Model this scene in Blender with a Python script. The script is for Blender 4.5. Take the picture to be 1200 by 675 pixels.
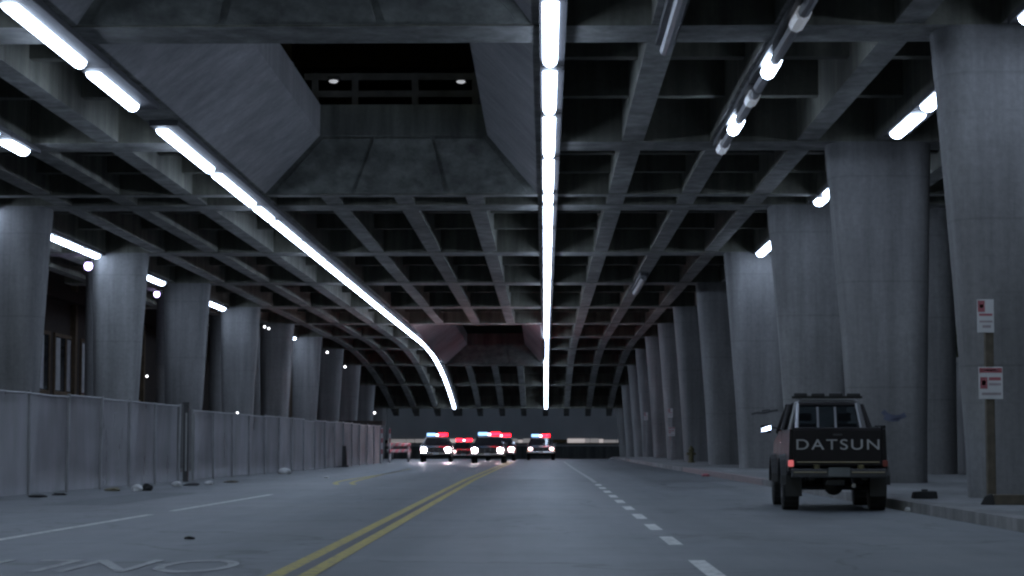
import bpy, bmesh, math, random
from mathutils import Vector, Matrix
random.seed(7)
R = math.radians
for o in list(bpy.data.objects): bpy.data.objects.remove(o)
S = bpy.context.scene
COL = S.collection

# ---------------------------------------------------------------- camera
FPX = 2400.0                      # focal length in photo pixels (1200 wide)
CAMH = 1.05
cd = bpy.data.cameras.new('camera'); cam = bpy.data.objects.new('camera', cd); COL.objects.link(cam)
cd.sensor_width = 36.0; cd.lens = FPX / 1200 * 36
cd.clip_start = 0.1; cd.clip_end = 3000
cam.location = (0, 0, CAMH)
_d = Vector((-38.5 / FPX, 1.0, 182.5 / FPX))
cam.rotation_euler = _d.to_track_quat('-Z', 'Y').to_euler()
S.camera = cam

# ---------------------------------------------------------------- world, sun, exposure
W = bpy.data.worlds.new('World'); S.world = W; W.use_nodes = True
wn = W.node_tree.nodes; wl = W.node_tree.links
bg = wn['Background']
sky = wn.new('ShaderNodeTexSky'); sky.sky_type = 'NISHITA'; sky.sun_disc = False
SUN_EL, SUN_ROT = 9.0, 80.0
sky.sun_elevation = R(SUN_EL); sky.sun_rotation = R(SUN_ROT)
wl.new(sky.outputs[0], bg.inputs[0]); bg.inputs[1].default_value = 0.085
sd = bpy.data.lights.new('sun', 'SUN'); sun = bpy.data.objects.new('sun', sd); COL.objects.link(sun)
sd.energy = 0.02; sd.angle = R(10); sd.color = (1.0, 0.8, 0.65)
_s = Vector((math.sin(R(SUN_ROT)) * math.cos(R(SUN_EL)), math.cos(R(SUN_ROT)) * math.cos(R(SUN_EL)), math.sin(R(SUN_EL))))
sun.rotation_euler = _s.to_track_quat('Z', 'Y').to_euler(); sun.location = (0, -20, 30)
S.view_settings.view_transform = 'Standard'; S.view_settings.look = 'None'
S.view_settings.exposure = 0.0; S.view_settings.gamma = 1.0; S.view_settings.use_curve_mapping = False
S.render.engine = 'CYCLES'
S.cycles.max_bounces = 6; S.cycles.diffuse_bounces = 4
S.cycles.pixel_filter_type = 'BLACKMAN_HARRIS'; S.cycles.filter_width = 2.4
S.cycles.sample_clamp_indirect = 4.0

# ---------------------------------------------------------------- materials
def new_mat(name):
    m = bpy.data.materials.new(name); m.use_nodes = True
    nt = m.node_tree; p = nt.nodes['Principled BSDF']
    return m, nt, p
def N(nt, t, **kw):
    n = nt.nodes.new(t)
    for k, v in kw.items(): setattr(n, k, v)
    return n
def plain(name, col, rough=0.6, metal=0.0, var=0.25, scale=3.0, bump=0.0):
    """base colour broken up by world-space noise"""
    m, nt, p = new_mat(name)
    g = N(nt, 'ShaderNodeNewGeometry')
    n = N(nt, 'ShaderNodeTexNoise'); n.inputs['Scale'].default_value = scale; n.inputs['Detail'].default_value = 6
    nt.links.new(g.outputs['Position'], n.inputs['Vector'])
    r = N(nt, 'ShaderNodeValToRGB')
    r.color_ramp.elements[0].position = .3; r.color_ramp.elements[1].position = .7
    r.color_ramp.elements[0].color = (*[c * (1 - var) for c in col], 1)
    r.color_ramp.elements[1].color = (*[min(1, c * (1 + var)) for c in col], 1)
    nt.links.new(n.outputs['Fac'], r.inputs[0]); nt.links.new(r.outputs[0], p.inputs['Base Color'])
    p.inputs['Roughness'].default_value = rough; p.inputs['Metallic'].default_value = metal
    if bump:
        b = N(nt, 'ShaderNodeBump'); b.inputs['Strength'].default_value = bump; b.inputs['Distance'].default_value = .02
        nt.links.new(n.outputs['Fac'], b.inputs['Height']); nt.links.new(b.outputs[0], p.inputs['Normal'])
    return m
def concrete(name, col, stain=.45, boards=0.0, zjoint=False):
    m, nt, p = new_mat(name); L = nt.links.new
    g = N(nt, 'ShaderNodeNewGeometry')
    def noise(scale, vec, detail=5, rough=.55):
        mp = N(nt, 'ShaderNodeMapping'); mp.inputs['Scale'].default_value = vec
        L(g.outputs['Position'], mp.inputs[0])
        n = N(nt, 'ShaderNodeTexNoise'); n.inputs['Scale'].default_value = scale; n.inputs['Detail'].default_value = detail
        n.inputs['Roughness'].default_value = rough
        L(mp.outputs[0], n.inputs['Vector']); return n.outputs['Fac']
    big = noise(.35, (1, 1, .8)); fine = noise(9, (1, 1, 1), 8, .7); streak = noise(1.6, (1.6, 1.6, .12), 6, .65)
    def mul(a, b, fac, lo, hi):
        mr = N(nt, 'ShaderNodeMapRange'); mr.inputs[1].default_value = .32; mr.inputs[2].default_value = .68
        mr.inputs[3].default_value = lo; mr.inputs[4].default_value = hi
        L(b, mr.inputs[0])
        mx = N(nt, 'ShaderNodeMix', data_type='RGBA', blend_type='MULTIPLY'); mx.inputs[0].default_value = fac
        if isinstance(a, tuple): mx.inputs[6].default_value = a
        else: L(a, mx.inputs[6])
        L(mr.outputs[0], mx.inputs[7]); return mx.outputs[2]
    c = mul((*col, 1), big, 1, 1 - stain * .7, 1.12)
    c = mul(c, noise(.085, (1, 1, 1), 3), 1, .72, 1.15)
    c = mul(c, noise(.9, (2.2, 2.2, .05), 3, .5), .6 if stain > .35 else .3, .5, 1.25)
    c = mul(c, streak, 1, 1 - stain, 1.1)
    c = mul(c, fine, 1, .86, 1.1)
    h = fine
    if zjoint:     # pour joints every 2.4 m, board marks in between
        sp = N(nt, 'ShaderNodeSeparateXYZ'); L(g.outputs['Position'], sp.inputs[0])
        def band(period, width, dark, src, off=0.0):
            a = N(nt, 'ShaderNodeMath', operation='ADD'); a.inputs[1].default_value = off; L(src, a.inputs[0])
            d = N(nt, 'ShaderNodeMath', operation='PINGPONG'); d.inputs[1].default_value = period / 2; L(a.outputs[0], d.inputs[0])
            mr = N(nt, 'ShaderNodeMapRange'); mr.inputs[1].default_value = 0; mr.inputs[2].default_value = width
            mr.inputs[3].default_value = dark; mr.inputs[4].default_value = 1; L(d.outputs[0], mr.inputs[0]); return mr.outputs[0]
        for args in ((2.45, .03, .82), (.61, .02, .93)):
            b = band(*args, sp.outputs[2], .1)
            mx = N(nt, 'ShaderNodeMix', data_type='RGBA', blend_type='MULTIPLY'); mx.inputs[0].default_value = 1
            L(c, mx.inputs[6]); L(b, mx.inputs[7]); c = mx.outputs[2]
    L(c, p.inputs['Base Color']); p.inputs['Roughness'].default_value = .85
    b = N(nt, 'ShaderNodeBump'); b.inputs['Strength'].default_value = .5; b.inputs['Distance'].default_value = .02
    L(h, b.inputs['Height']); L(b.outputs[0], p.inputs['Normal'])
    return m
def emit(name, col, strength):
    m, nt, p = new_mat(name)
    p.inputs['Base Color'].default_value = (*[min(.9, c) for c in col], 1)
    p.inputs['Emission Color'].default_value = (*col, 1); p.inputs['Emission Strength'].default_value = strength
    p.inputs['Roughness'].default_value = .3
    # faint ageing of the plastic
    n = N(nt, 'ShaderNodeTexNoise'); n.inputs['Scale'].default_value = 2
    g = N(nt, 'ShaderNodeNewGeometry'); nt.links.new(g.outputs['Position'], n.inputs['Vector'])
    mr = N(nt, 'ShaderNodeMapRange'); mr.inputs[3].default_value = strength * .85; mr.inputs[4].default_value = strength * 1.15
    nt.links.new(n.outputs['Fac'], mr.inputs[0]); nt.links.new(mr.outputs[0], p.inputs['Emission Strength'])
    return m
def asphalt(name):
    m, nt, p = new_mat(name); L = nt.links.new
    g = N(nt, 'ShaderNodeNewGeometry')
    def noise(scale, vec=(1, 1, 1), detail=6, rough=.6):
        mp = N(nt, 'ShaderNodeMapping'); mp.inputs['Scale'].default_value = vec; L(g.outputs['Position'], mp.inputs[0])
        n = N(nt, 'ShaderNodeTexNoise'); n.inputs['Scale'].default_value = scale; n.inputs['Detail'].default_value = detail
        n.inputs['Roughness'].default_value = rough; L(mp.outputs[0], n.inputs['Vector']); return n.outputs['Fac']
    tracks = noise(.9, (1, .03, 1), 4); blot = noise(.22, (1, .6, 1), 6); grit = noise(60, (1, 1, 1), 4, .8)
    seams = noise(.5, (.06, 1.0, 1), 6, .7)
    c = None
    for s, lo, hi in ((tracks, .72, 1.15), (blot, .66, 1.2), (seams, .78, 1.12), (grit, .75, 1.2)):
        mr = N(nt, 'ShaderNodeMapRange'); mr.inputs[1].default_value = .3; mr.inputs[2].default_value = .7
        mr.inputs[3].default_value = lo; mr.inputs[4].default_value = hi; L(s, mr.inputs[0])
        mx = N(nt, 'ShaderNodeMix', data_type='RGBA', blend_type='MULTIPLY'); mx.inputs[0].default_value = 1
        if c is None: mx.inputs[6].default_value = (.128, .139, .150, 1)
        else: L(c, mx.inputs[6])
        L(mr.outputs[0], mx.inputs[7]); c = mx.outputs[2]
    mot = noise(1.7, (1, .35, 1), 8, .7)
    vo = N(nt, 'ShaderNodeTexVoronoi', feature='DISTANCE_TO_EDGE'); vo.inputs['Scale'].default_value = .2
    wob = N(nt, 'ShaderNodeTexNoise'); wob.inputs['Scale'].default_value = .8; wob.inputs['Detail'].default_value = 5; L(g.outputs['Position'], wob.inputs['Vector'])
    va = N(nt, 'ShaderNodeVectorMath', operation='MULTIPLY_ADD'); va.inputs[1].default_value = (2.5, 2.5, 0); L(wob.outputs['Color'], va.inputs[0]); L(g.outputs['Position'], va.inputs[2]); L(va.outputs[0], vo.inputs['Vector'])
    for s_, a_, b_, lo, hi in ((mot, .3, .7, .8, 1.14), (vo.outputs['Distance'], .002, .012, .5, 1.0)):
        m2 = N(nt, 'ShaderNodeMapRange'); m2.inputs[1].default_value = a_; m2.inputs[2].default_value = b_; m2.inputs[3].default_value = lo; m2.inputs[4].default_value = hi; L(s_, m2.inputs[0])
        mx = N(nt, 'ShaderNodeMix', data_type='RGBA', blend_type='MULTIPLY'); mx.inputs[0].default_value = 1; L(c, mx.inputs[6]); L(m2.outputs[0], mx.inputs[7]); c = mx.outputs[2]
    L(c, p.inputs['Base Color'])
    mr = N(nt, 'ShaderNodeMapRange'); mr.inputs[3].default_value = .34; mr.inputs[4].default_value = .74
    L(blot, mr.inputs[0]); L(mr.outputs[0], p.inputs['Roughness'])
    b = N(nt, 'ShaderNodeBump'); b.inputs['Strength'].default_value = .35; b.inputs['Distance'].default_value = .01
    L(grit, b.inputs['Height']); L(b.outputs[0], p.inputs['Normal'])
    return m
def worn_paint(name, col):
    m, nt, p = new_mat(name); L = nt.links.new
    g = N(nt, 'ShaderNodeNewGeometry'); n = N(nt, 'ShaderNodeTexNoise'); n.inputs['Scale'].default_value = 7; n.inputs['Detail'].default_value = 8
    n.inputs['Roughness'].default_value = .75
    L(g.outputs['Position'], n.inputs['Vector'])
    r = N(nt, 'ShaderNodeValToRGB'); r.color_ramp.elements[0].position = .36; r.color_ramp.elements[1].position = .52
    r.color_ramp.elements[0].color = (.12, .12, .125, 1); r.color_ramp.elements[1].color = (*col, 1)
    L(n.outputs['Fac'], r.inputs[0]); L(r.outputs[0], p.inputs['Base Color']); p.inputs['Roughness'].default_value = .65
    return m
def glass(name, col=(.02, .025, .03)):
    m, nt, p = new_mat(name)
    p.inputs['Base Color'].default_value = (*col, 1); p.inputs['Roughness'].default_value = .06
    p.inputs['Transmission Weight'].default_value = .0; p.inputs['Specular IOR Level'].default_value = .6
    return m
def clear_glass(name, a=.35, col=(.5, .55, .6)):
    m, nt, p = new_mat(name); out = nt.nodes['Material Output']
    t = N(nt, 'ShaderNodeBsdfTransparent'); t.inputs[0].default_value = (.75, .8, .82, 1)
    mx = N(nt, 'ShaderNodeMixShader'); mx.inputs[0].default_value = a
    p.inputs['Base Color'].default_value = (.03, .03, .035, 1); p.inputs['Roughness'].default_value = .05
    nt.links.new(t.outputs[0], mx.inputs[1]); nt.links.new(p.outputs[0], mx.inputs[2]); nt.links.new(mx.outputs[0], out.inputs[0])
    return m
def mesh_fabric(name):
    """woven chain link with a dusty windscreen: partly see-through, uneven along its length"""
    m, nt, p = new_mat(name); out = nt.nodes['Material Output']; L = nt.links.new
    g = N(nt, 'ShaderNodeNewGeometry')
    def noise(scale, vec):
        mp = N(nt, 'ShaderNodeMapping'); mp.inputs['Scale'].default_value = vec; L(g.outputs['Position'], mp.inputs[0])
        n = N(nt, 'ShaderNodeTexNoise'); n.inputs['Scale'].default_value = scale; n.inputs['Detail'].default_value = 5; L(mp.outputs[0], n.inputs[0]); return n.outputs['Fac']
    v = noise(.9, (1, 1, .25)); b = noise(.5, (1, 1, 1.5))
    r = N(nt, 'ShaderNodeMapRange'); r.inputs[1].default_value = .35; r.inputs[2].default_value = .65; r.inputs[3].default_value = .45; r.inputs[4].default_value = .68; L(v, r.inputs[0])
    cr = N(nt, 'ShaderNodeValToRGB'); cr.color_ramp.elements[0].position = .3; cr.color_ramp.elements[1].position = .7
    cr.color_ramp.elements[0].color = (.30, .29, .31, 1); cr.color_ramp.elements[1].color = (.42, .41, .44, 1); L(b, cr.inputs[0])
    L(cr.outputs[0], p.inputs['Base Color']); p.inputs['Roughness'].default_value = .7
    t = N(nt, 'ShaderNodeBsdfTransparent'); mx = N(nt, 'ShaderNodeMixShader')
    L(r.outputs[0], mx.inputs[0]); L(t.outputs[0], mx.inputs[1]); L(p.outputs[0], mx.inputs[2]); L(mx.outputs[0], out.inputs[0])
    return m

M = dict(
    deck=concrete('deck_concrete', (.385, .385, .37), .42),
    side_shade=concrete('side_shade_concrete', (.20, .20, .165), .45),  # darker copy of deck concrete: shade on upright faces put into the colour
    recess_shade=concrete('recess_shade_concrete', (.14, .14, .115), .4),  # slab and secondary beams: coffer shade painted into the base colour
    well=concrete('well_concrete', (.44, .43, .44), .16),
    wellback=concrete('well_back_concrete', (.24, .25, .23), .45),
    column=concrete('column_concrete', (.24, .24, .243), .3, zjoint=True),
    walk=concrete('sidewalk_concrete', (.24, .245, .25), .35),
    kerb=concrete('kerb_concrete', (.27, .265, .265), .4),
    wall=concrete('wall_concrete', (.2, .2, .2), .5),
    farwall=plain('far_wall', (.62, .59, .61), .9, 0, .12, .25),
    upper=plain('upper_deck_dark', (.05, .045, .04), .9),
    asphalt=asphalt('asphalt'),
    ground=plain('ground_dirt', (.09, .085, .08), .95, var=.35, scale=.8),
    white_paint=worn_paint('white_road_paint', (.62, .62, .6)),
    faded_paint=worn_paint('faded_white_road_paint', (.33, .33, .33)),
    yellow_paint=worn_paint('yellow_road_paint', (.42, .33, .06)),
    red_paint=worn_paint('red_kerb_paint', (.22, .165, .165)),
    tar=plain('tar_seam', (.035, .035, .04), .5),
    tube=emit('fluorescent_tube', (.625, .765, 1.0), 20.5),
    tube_off=plain('unlit_tube', (.2, .2, .21), .5, var=.1),
    housing=plain('dark_housing', (.035, .035, .04), .6),
    purple=emit('mercury_lamp', (.62, .5, 1.0), 9.0),
    bulb=emit('small_bulb', (.95, .95, 1.0), 6.0),
    dimbulb=emit('dim_bulb', (.9, .93, 1.0), .45),
    galv=plain('galvanised_steel', (.25, .25, .26), .5, .1, .15),
    fabric=mesh_fabric('chain_link_screen'),
    steel=plain('dark_steel', (.06, .06, .065), .5, .4),
    wood=plain('weathered_wood', (.09, .075, .055), .85, scale=8),
    black=plain('black_plastic', (.012, .012, .013), .5),
    rubber=plain('tyre_rubber', (.014, .014, .014), .85),
    brown=plain('dark_brown_wall', (.04, .03, .026), .9),
    brownframe=plain('tan_window_frame', (.12, .085, .05), .8),
    dimpane=plain('curtained_pane', (.3, .31, .34), .4),
    glass=glass('dark_glass'),
)

# ---------------------------------------------------------------- mesh helpers
class MB:
    def __init__(s): s.v = []; s.f = []
    def add(s, vs, fs):
        o = len(s.v); s.v += [tuple(p) for p in vs]; s.f += [tuple(o + i for i in f) for f in fs]
    def hexa(s, p):      # p: 4 bottom (ccw) + 4 top
        s.add(p, [(3, 2, 1, 0), (4, 5, 6, 7), (0, 1, 5, 4), (1, 2, 6, 5), (2, 3, 7, 6), (3, 0, 4, 7)]); return s
    def box(s, x0, x1, y0, y1, z0, z1):
        return s.hexa([(x0, y0, z0), (x1, y0, z0), (x1, y1, z0), (x0, y1, z0), (x0, y0, z1), (x1, y0, z1), (x1, y1, z1), (x0, y1, z1)])
    def loft(s, rings, cap=True, closed=False):
        n = len(rings[0]); vs = [p for r in rings for p in r]; fs = []
        m = len(rings)
        for k in range(m if closed else m - 1):
            a, b = k * n, ((k + 1) % m) * n
            for i in range(n):
                j = (i + 1) % n; fs.append((a + i, a + j, b + j, b + i))
        if cap and not closed:
            fs.append(tuple(reversed(range(n)))); fs.append(tuple((m - 1) * n + i for i in range(n)))
        s.add(vs, fs); return s
    def tube(s, pts, r, n=8):
        pts = [Vector(p) for p in pts]; rings = []
        for i, p in enumerate(pts):
            d = (pts[min(i + 1, len(pts) - 1)] - pts[max(i - 1, 0)]).normalized()
            u = d.cross(Vector((0, 0, 1)) if abs(d.z) < .9 else Vector((1, 0, 0))).normalized(); w = u.cross(d).normalized()
            rr = r[i] if isinstance(r, (list, tuple)) else r
            rings.append([tuple(p + u * rr * math.cos(t * 2 * math.pi / n) + w * rr * math.sin(t * 2 * math.pi / n)) for t in range(n)])
        return s.loft(rings)
    def prism_yz(s, poly, x0, x1, taper=0.0, zref=0.0):   # polygon in (y,z), extruded along x; taper leans it inwards with height
        sg = 1 if (x0 + x1) > 0 else -1
        f = lambda x, z: x - sg * taper * max(0, z - zref)
        n = len(poly)
        vs = [(f(x0, z), y, z) for y, z in poly] + [(f(x1, z), y, z) for y, z in poly]
        fs = [(i, (i + 1) % n, n + (i + 1) % n, n + i) for i in range(n)] + [tuple(reversed(range(n))), tuple(range(n, 2 * n))]
        s.add(vs, fs); return s
    def wheel(s, cx, cy, cz, r, w, n=20, axis='x', r_in=0.0):
        rings = []
        prof = [(-.5, r * .9), (-.42, r), (.42, r), (.5, r * .9)]
        for a, rr in prof:
            rings.append([(cx + a * w, cy + rr * math.cos(2 * math.pi * t / n), cz + rr * math.sin(2 * math.pi * t / n)) for t in range(n)])
        return s.loft(rings)
    def build(s, name, mat, parent=None, smooth=False, bevel=0.0, loc=None):
        me = bpy.data.meshes.new(name); me.from_pydata(s.v, [], s.f); me.update()
        bm = bmesh.new(); bm.from_mesh(me); bmesh.ops.recalc_face_normals(bm, faces=bm.faces); bm.to_mesh(me); bm.free()
        if mat: me.materials.append(M[mat] if isinstance(mat, str) else mat)
        if smooth:
            me.polygons.foreach_set('use_smooth', [True] * len(me.polygons))
        o = bpy.data.objects.new(name, me); COL.objects.link(o)
        if parent: o.parent = parent
        if loc: o.location = loc
        if smooth:
            es = o.modifiers.new('split', 'EDGE_SPLIT'); es.split_angle = R(40)
        if bevel:
            b = o.modifiers.new('bevel', 'BEVEL'); b.width = bevel; b.segments = 2; b.limit_method = 'ANGLE'
        return o
def tag(o, label=None, cat=None, group=None, kind=None):
    if label: o['label'] = label
    if cat: o['category'] = cat
    if group: o['group'] = group
    if kind: o['kind'] = kind
    return o
def empty(name, loc=(0, 0, 0), rz=0.0):
    o = bpy.data.objects.new(name, None); COL.objects.link(o); o.location = loc; o.rotation_euler = (0, 0, rz); o.empty_display_size = .3
    return o
def copy_tree(o, parent=None):
    c = o.copy(); COL.objects.link(c)
    if parent: c.parent = parent
    for ch in list(o.children): copy_tree(ch, c)
    return c
def text_mesh(name, body, mat, parent, mtx, spacing=1.0, extrude=.004):
    cu = bpy.data.curves.new(name, 'FONT'); cu.body = body; cu.extrude = extrude; cu.space_character = spacing; cu.align_x = 'CENTER'
    t = bpy.data.objects.new(name + '_src', cu); COL.objects.link(t)
    dg = bpy.context.evaluated_depsgraph_get(); me = bpy.data.meshes.new_from_object(t.evaluated_get(dg))
    bpy.data.objects.remove(t); me.transform(mtx); me.materials.clear(); me.materials.append(M[mat])
    o = bpy.data.objects.new(name, me); COL.objects.link(o); o.parent = parent
    return o

def paint_side_shade(o):  # upright faces get the colour with shade painted in
    o.data.materials.append(M['side_shade'])
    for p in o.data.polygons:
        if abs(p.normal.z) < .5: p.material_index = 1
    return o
# ---------------------------------------------------------------- vertical alignment
DK, D0 = .0014, 140.0
def drop(y): return DK * max(0.0, y - D0) ** 2             # the viaduct and the road both dip past a crest
def gz(y):
    if y <= 196: return -drop(y)
    z0 = -drop(196); t = min(1, (y - 196) / 24); return z0 - 1.9 * (1 - (1 - t) ** 2)
def interp(tab, y):
    if y <= tab[0][0]: return tab[0][1]
    for (a, b), (c, d) in zip(tab, tab[1:]):
        if y <= c: return b + (d - b) * (y - a) / (c - a)
    return tab[-1][1]
YS = [-60, -30, 0] + list(range(10, 140, 10)) + list(range(140, 224, 4)) + [240, 300, 500, 1200]
def sheet(xl, xr, ys, dz, thick=None):
    mb = MB(); fx = lambda t, y: t(y) if callable(t) else t
    vs = []; fs = []
    for y in ys: vs += [(fx(xl, y), y, gz(y) + dz), (fx(xr, y), y, gz(y) + dz)]
    for i in range(len(ys) - 1): fs.append((2 * i, 2 * i + 1, 2 * i + 3, 2 * i + 2))
    mb.add(vs, fs)
    if thick:
        n = len(ys); lo = [(x, y, z - thick) for x, y, z in vs]; o = len(mb.v); mb.v += lo
        for i in range(n - 1):
            mb.f += [(2 * i, 2 * i + 2, o + 2 * i + 2, o + 2 * i), (2 * i + 1, o + 2 * i + 1, o + 2 * i + 3, 2 * i + 3)]
        mb.f += [(0, o, o + 1, 1), (2 * n - 2, 2 * n - 1, o + 2 * n - 1, o + 2 * n - 2)]
    return mb
kerb_x = lambda y: interp([(0, 5.75), (20, 5.7), (45, 5.55), (70, 5.3), (110, 4.95), (150, 4.75), (200, 4.7)], y)
yl = [-60, -30, -10, 0, 10, 20, 30, 40, 45, 50, 60, 70, 80, 90, 100, 110, 120, 130] + list(range(140, 202, 4))

tag(sheet(-600, 600, YS, -.03).build('ground', 'ground'), kind='structure')
road = tag(sheet(-13.5, lambda y: kerb_x(y) + .1, yl + [206, 214, 222], 0).build('road', 'asphalt'), kind='structure')
walk = tag(sheet(lambda y: kerb_x(y) + .3, 12.4, yl, .15, .3).build('sidewalk', 'walk'), kind='structure')
tag(sheet(kerb_x, lambda y: kerb_x(y) + .298, yl, .156, .3).build('kerb', 'kerb'), kind='structure')
# red painted length of kerb
sheet(lambda y: kerb_x(y) - .004, lambda y: kerb_x(y) + .25, [52, 60, 70, 78], .161, .2).build('kerb_paint', 'red_paint', walk)

# ---- painted markings (parts of the road)
def mark(name, x0, x1, y0, y1, mat, n=None):
    ys = [y0 + (y1 - y0) * i / (n or max(1, int((y1 - y0) / 5))) for i in range((n or max(1, int((y1 - y0) / 5))) + 1)]
    return sheet(x0, x1, ys, .005).build(name, mat, road)
lx = lambda y: interp([(0, 1.36), (60, 1.36), (90, 1.2), (140, 1.05)], y)
for y0, y1 in ((12.6, 18.6), (21.4, 23.3), (25.1, 26.9), (28.8, 30.7), (32.7, 34.5), (36.5, 38.4), (40.2, 42.1), (44, 45.9), (47.8, 49.7), (51.5, 53.4)):
    mark('lane_dash', lambda y: lx(y) - .075, lambda y: lx(y) + .075, y0, y1, 'white_paint', 1)
mark('lane_line', lambda y: lx(y) - .06, lambda y: lx(y) + .06, 55.5, 120, 'faded_paint')
yx = lambda y: interp([(0, -2.0), (17, -2.02), (60, -2.2), (110, -2.0), (160, -1.9)], y)
mark('yellow_line', lambda y: yx(y) - .195, lambda y: yx(y) - .06, 4, 120, 'yellow_paint')
mark('yellow_line', lambda y: yx(y) + .06, lambda y: yx(y) + .195, 4, 120, 'yellow_paint')
mark('tar_strip', lambda y: yx(y) - .058, lambda y: yx(y) + .058, 4, 120, 'tar')
wx = lambda y: interp([(0, -6.1), (22, -5.98), (42, -5.66), (60, -5.5)], y)
mark('white_line', lambda y: wx(y) - .06, lambda y: wx(y) + .06, 10, 30.4, 'white_paint')
mark('white_line', lambda y: wx(y) - .055, lambda y: wx(y) + .055, 32, 42.5, 'white_paint')
for off in (-.22, .22):
    nx = lambda y, o=off: interp([(52, -5.0 + o), (54, -5.35 + o), (58, -5.55 + o), (70, -5.55), (95, -5.6)], y)
    mark('yellow_line', lambda y: nx(y) - .07, lambda y: nx(y) + .07, 52.5, 85, 'yellow_paint', 14)
sheet(-13, 1.0, [31.3, 31.45], .004).build('tar_seam', 'tar', road)
sheet(-9, 5.4, [58.0, 58.3], .004).build('tar_seam', 'tar', road)
sheet(-12, -3.0, [24.2, 24.26], .004).build('tar_seam', 'tar', road)
# a few old asphalt repairs
M['patch'] = plain('asphalt_repair', (.105, .113, .122), .75, 0, .25, 2.5)
for x0, x1, y0, y1 in ((3.0, 4.6, 49, 55), (-8.6, -7.4, 35, 44)):
    sheet(x0, x1, [y0, y1], .003).build('asphalt_patch', 'patch', road)
mt = Matrix.Translation((-3.85, 18.55, .006)) @ Matrix.Rotation(math.pi, 4, 'Z') @ Matrix.Diagonal((.92, 2.6, 1, 1))
text_mesh('road_lettering', 'ONLY', 'faded_paint', road, mt, 1.0, .0005)

# ---------------------------------------------------------------- viaduct deck
SOF = CAMH + 7.0            # soffit of beams and ribs
SLB = SOF + 1.55
XL, XR = -21.0, 12.2
deck = tag(empty('elevated_roadway'), 'grey concrete viaduct deck with coffered underside spanning the whole street', 'viaduct')
BEAMS = [7.5, 21.0, 34.7, 48.0, 60.6, 75.5, 89.7, 105.5, 120.0, 135.0, 149.5, 163.5, 177.5, 191.5]
WELLS = [(8.4, 33.9), (35.5, 57.2), (120.9, 162.7)]
WX0, WX1 = -8.2, .05
def in_well(y): return any(a < y < b for a, b in WELLS)
def beam(y, w, z0=SOF, name='main_beam'):
    d = drop(y)
    spans = [(XL, WX0), (WX1, XR)] if in_well(y) else [(XL, XR)]
    for a, b in spans:
        o = MB().box(a, b, y - w / 2, y + w / 2, z0 - d, SLB + .05 - d).build(name, 'deck' if name == 'main_beam' else 'recess_shade', deck)
        if name == 'main_beam': paint_side_shade(o)
for y in BEAMS: beam(y, 1.45)
beam(57.6, .55)
for a, b in zip(BEAMS, BEAMS[1:]):
    for t in (1 / 3, 2 / 3):
        y = a + (b - a) * t
        if abs(y - 56.4) < .6: y = 55.8
        beam(y, .34, SOF + .42, 'secondary_beam')
RIBS = [-19.9, -18.0, -16.4, -14.2, -12.25, -10.2, -8.3, -6.15, -4.05, -2.0, 0.05, 2.05, 4.1, 6.1, 7.9, 10.3]
def strip_y(x0, x1, z0, z1, y0, y1):     # a box running along y that follows the vertical curve
    rings = []
    for y in [y0] + [q for q in range(int(D0), 260, 4) if y0 < q < y1] + [y1]:
        d = drop(y)
        rings.append([(x0, y, z0 - d), (x1, y, z0 - d), (x1, y, z1 - d), (x0, y, z1 - d)])
    return MB().loft(rings)
for x in RIBS:
    w = .42 if x in (-8.3,) else .25
    segs = [(7.0, 196.0)]
    if WX0 + .5 < x < WX1 - .5: segs = [(57.6, 120.3), (163.2, 196.0)]
    for a, b in segs:
        paint_side_shade(strip_y(x - w, x + w, SOF + .02, SLB + .04, a, b).build('rib', 'deck', deck))
def slab(x0, x1, y0, y1):
    strip_y(x0, x1, SLB, SLB + .35, y0, y1).build('slab', 'recess_shade', deck)
slab(XL, WX0 - .1, 6.8, 197); slab(WX1 + .1, XR, 6.8, 197)
slab(WX0 - .1, WX1 + .1, 57.4, 120.6); slab(WX0 - .1, WX1 + .1, 163, 197); slab(WX0 - .1, WX1 + .1, 34, 35.3)
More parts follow.
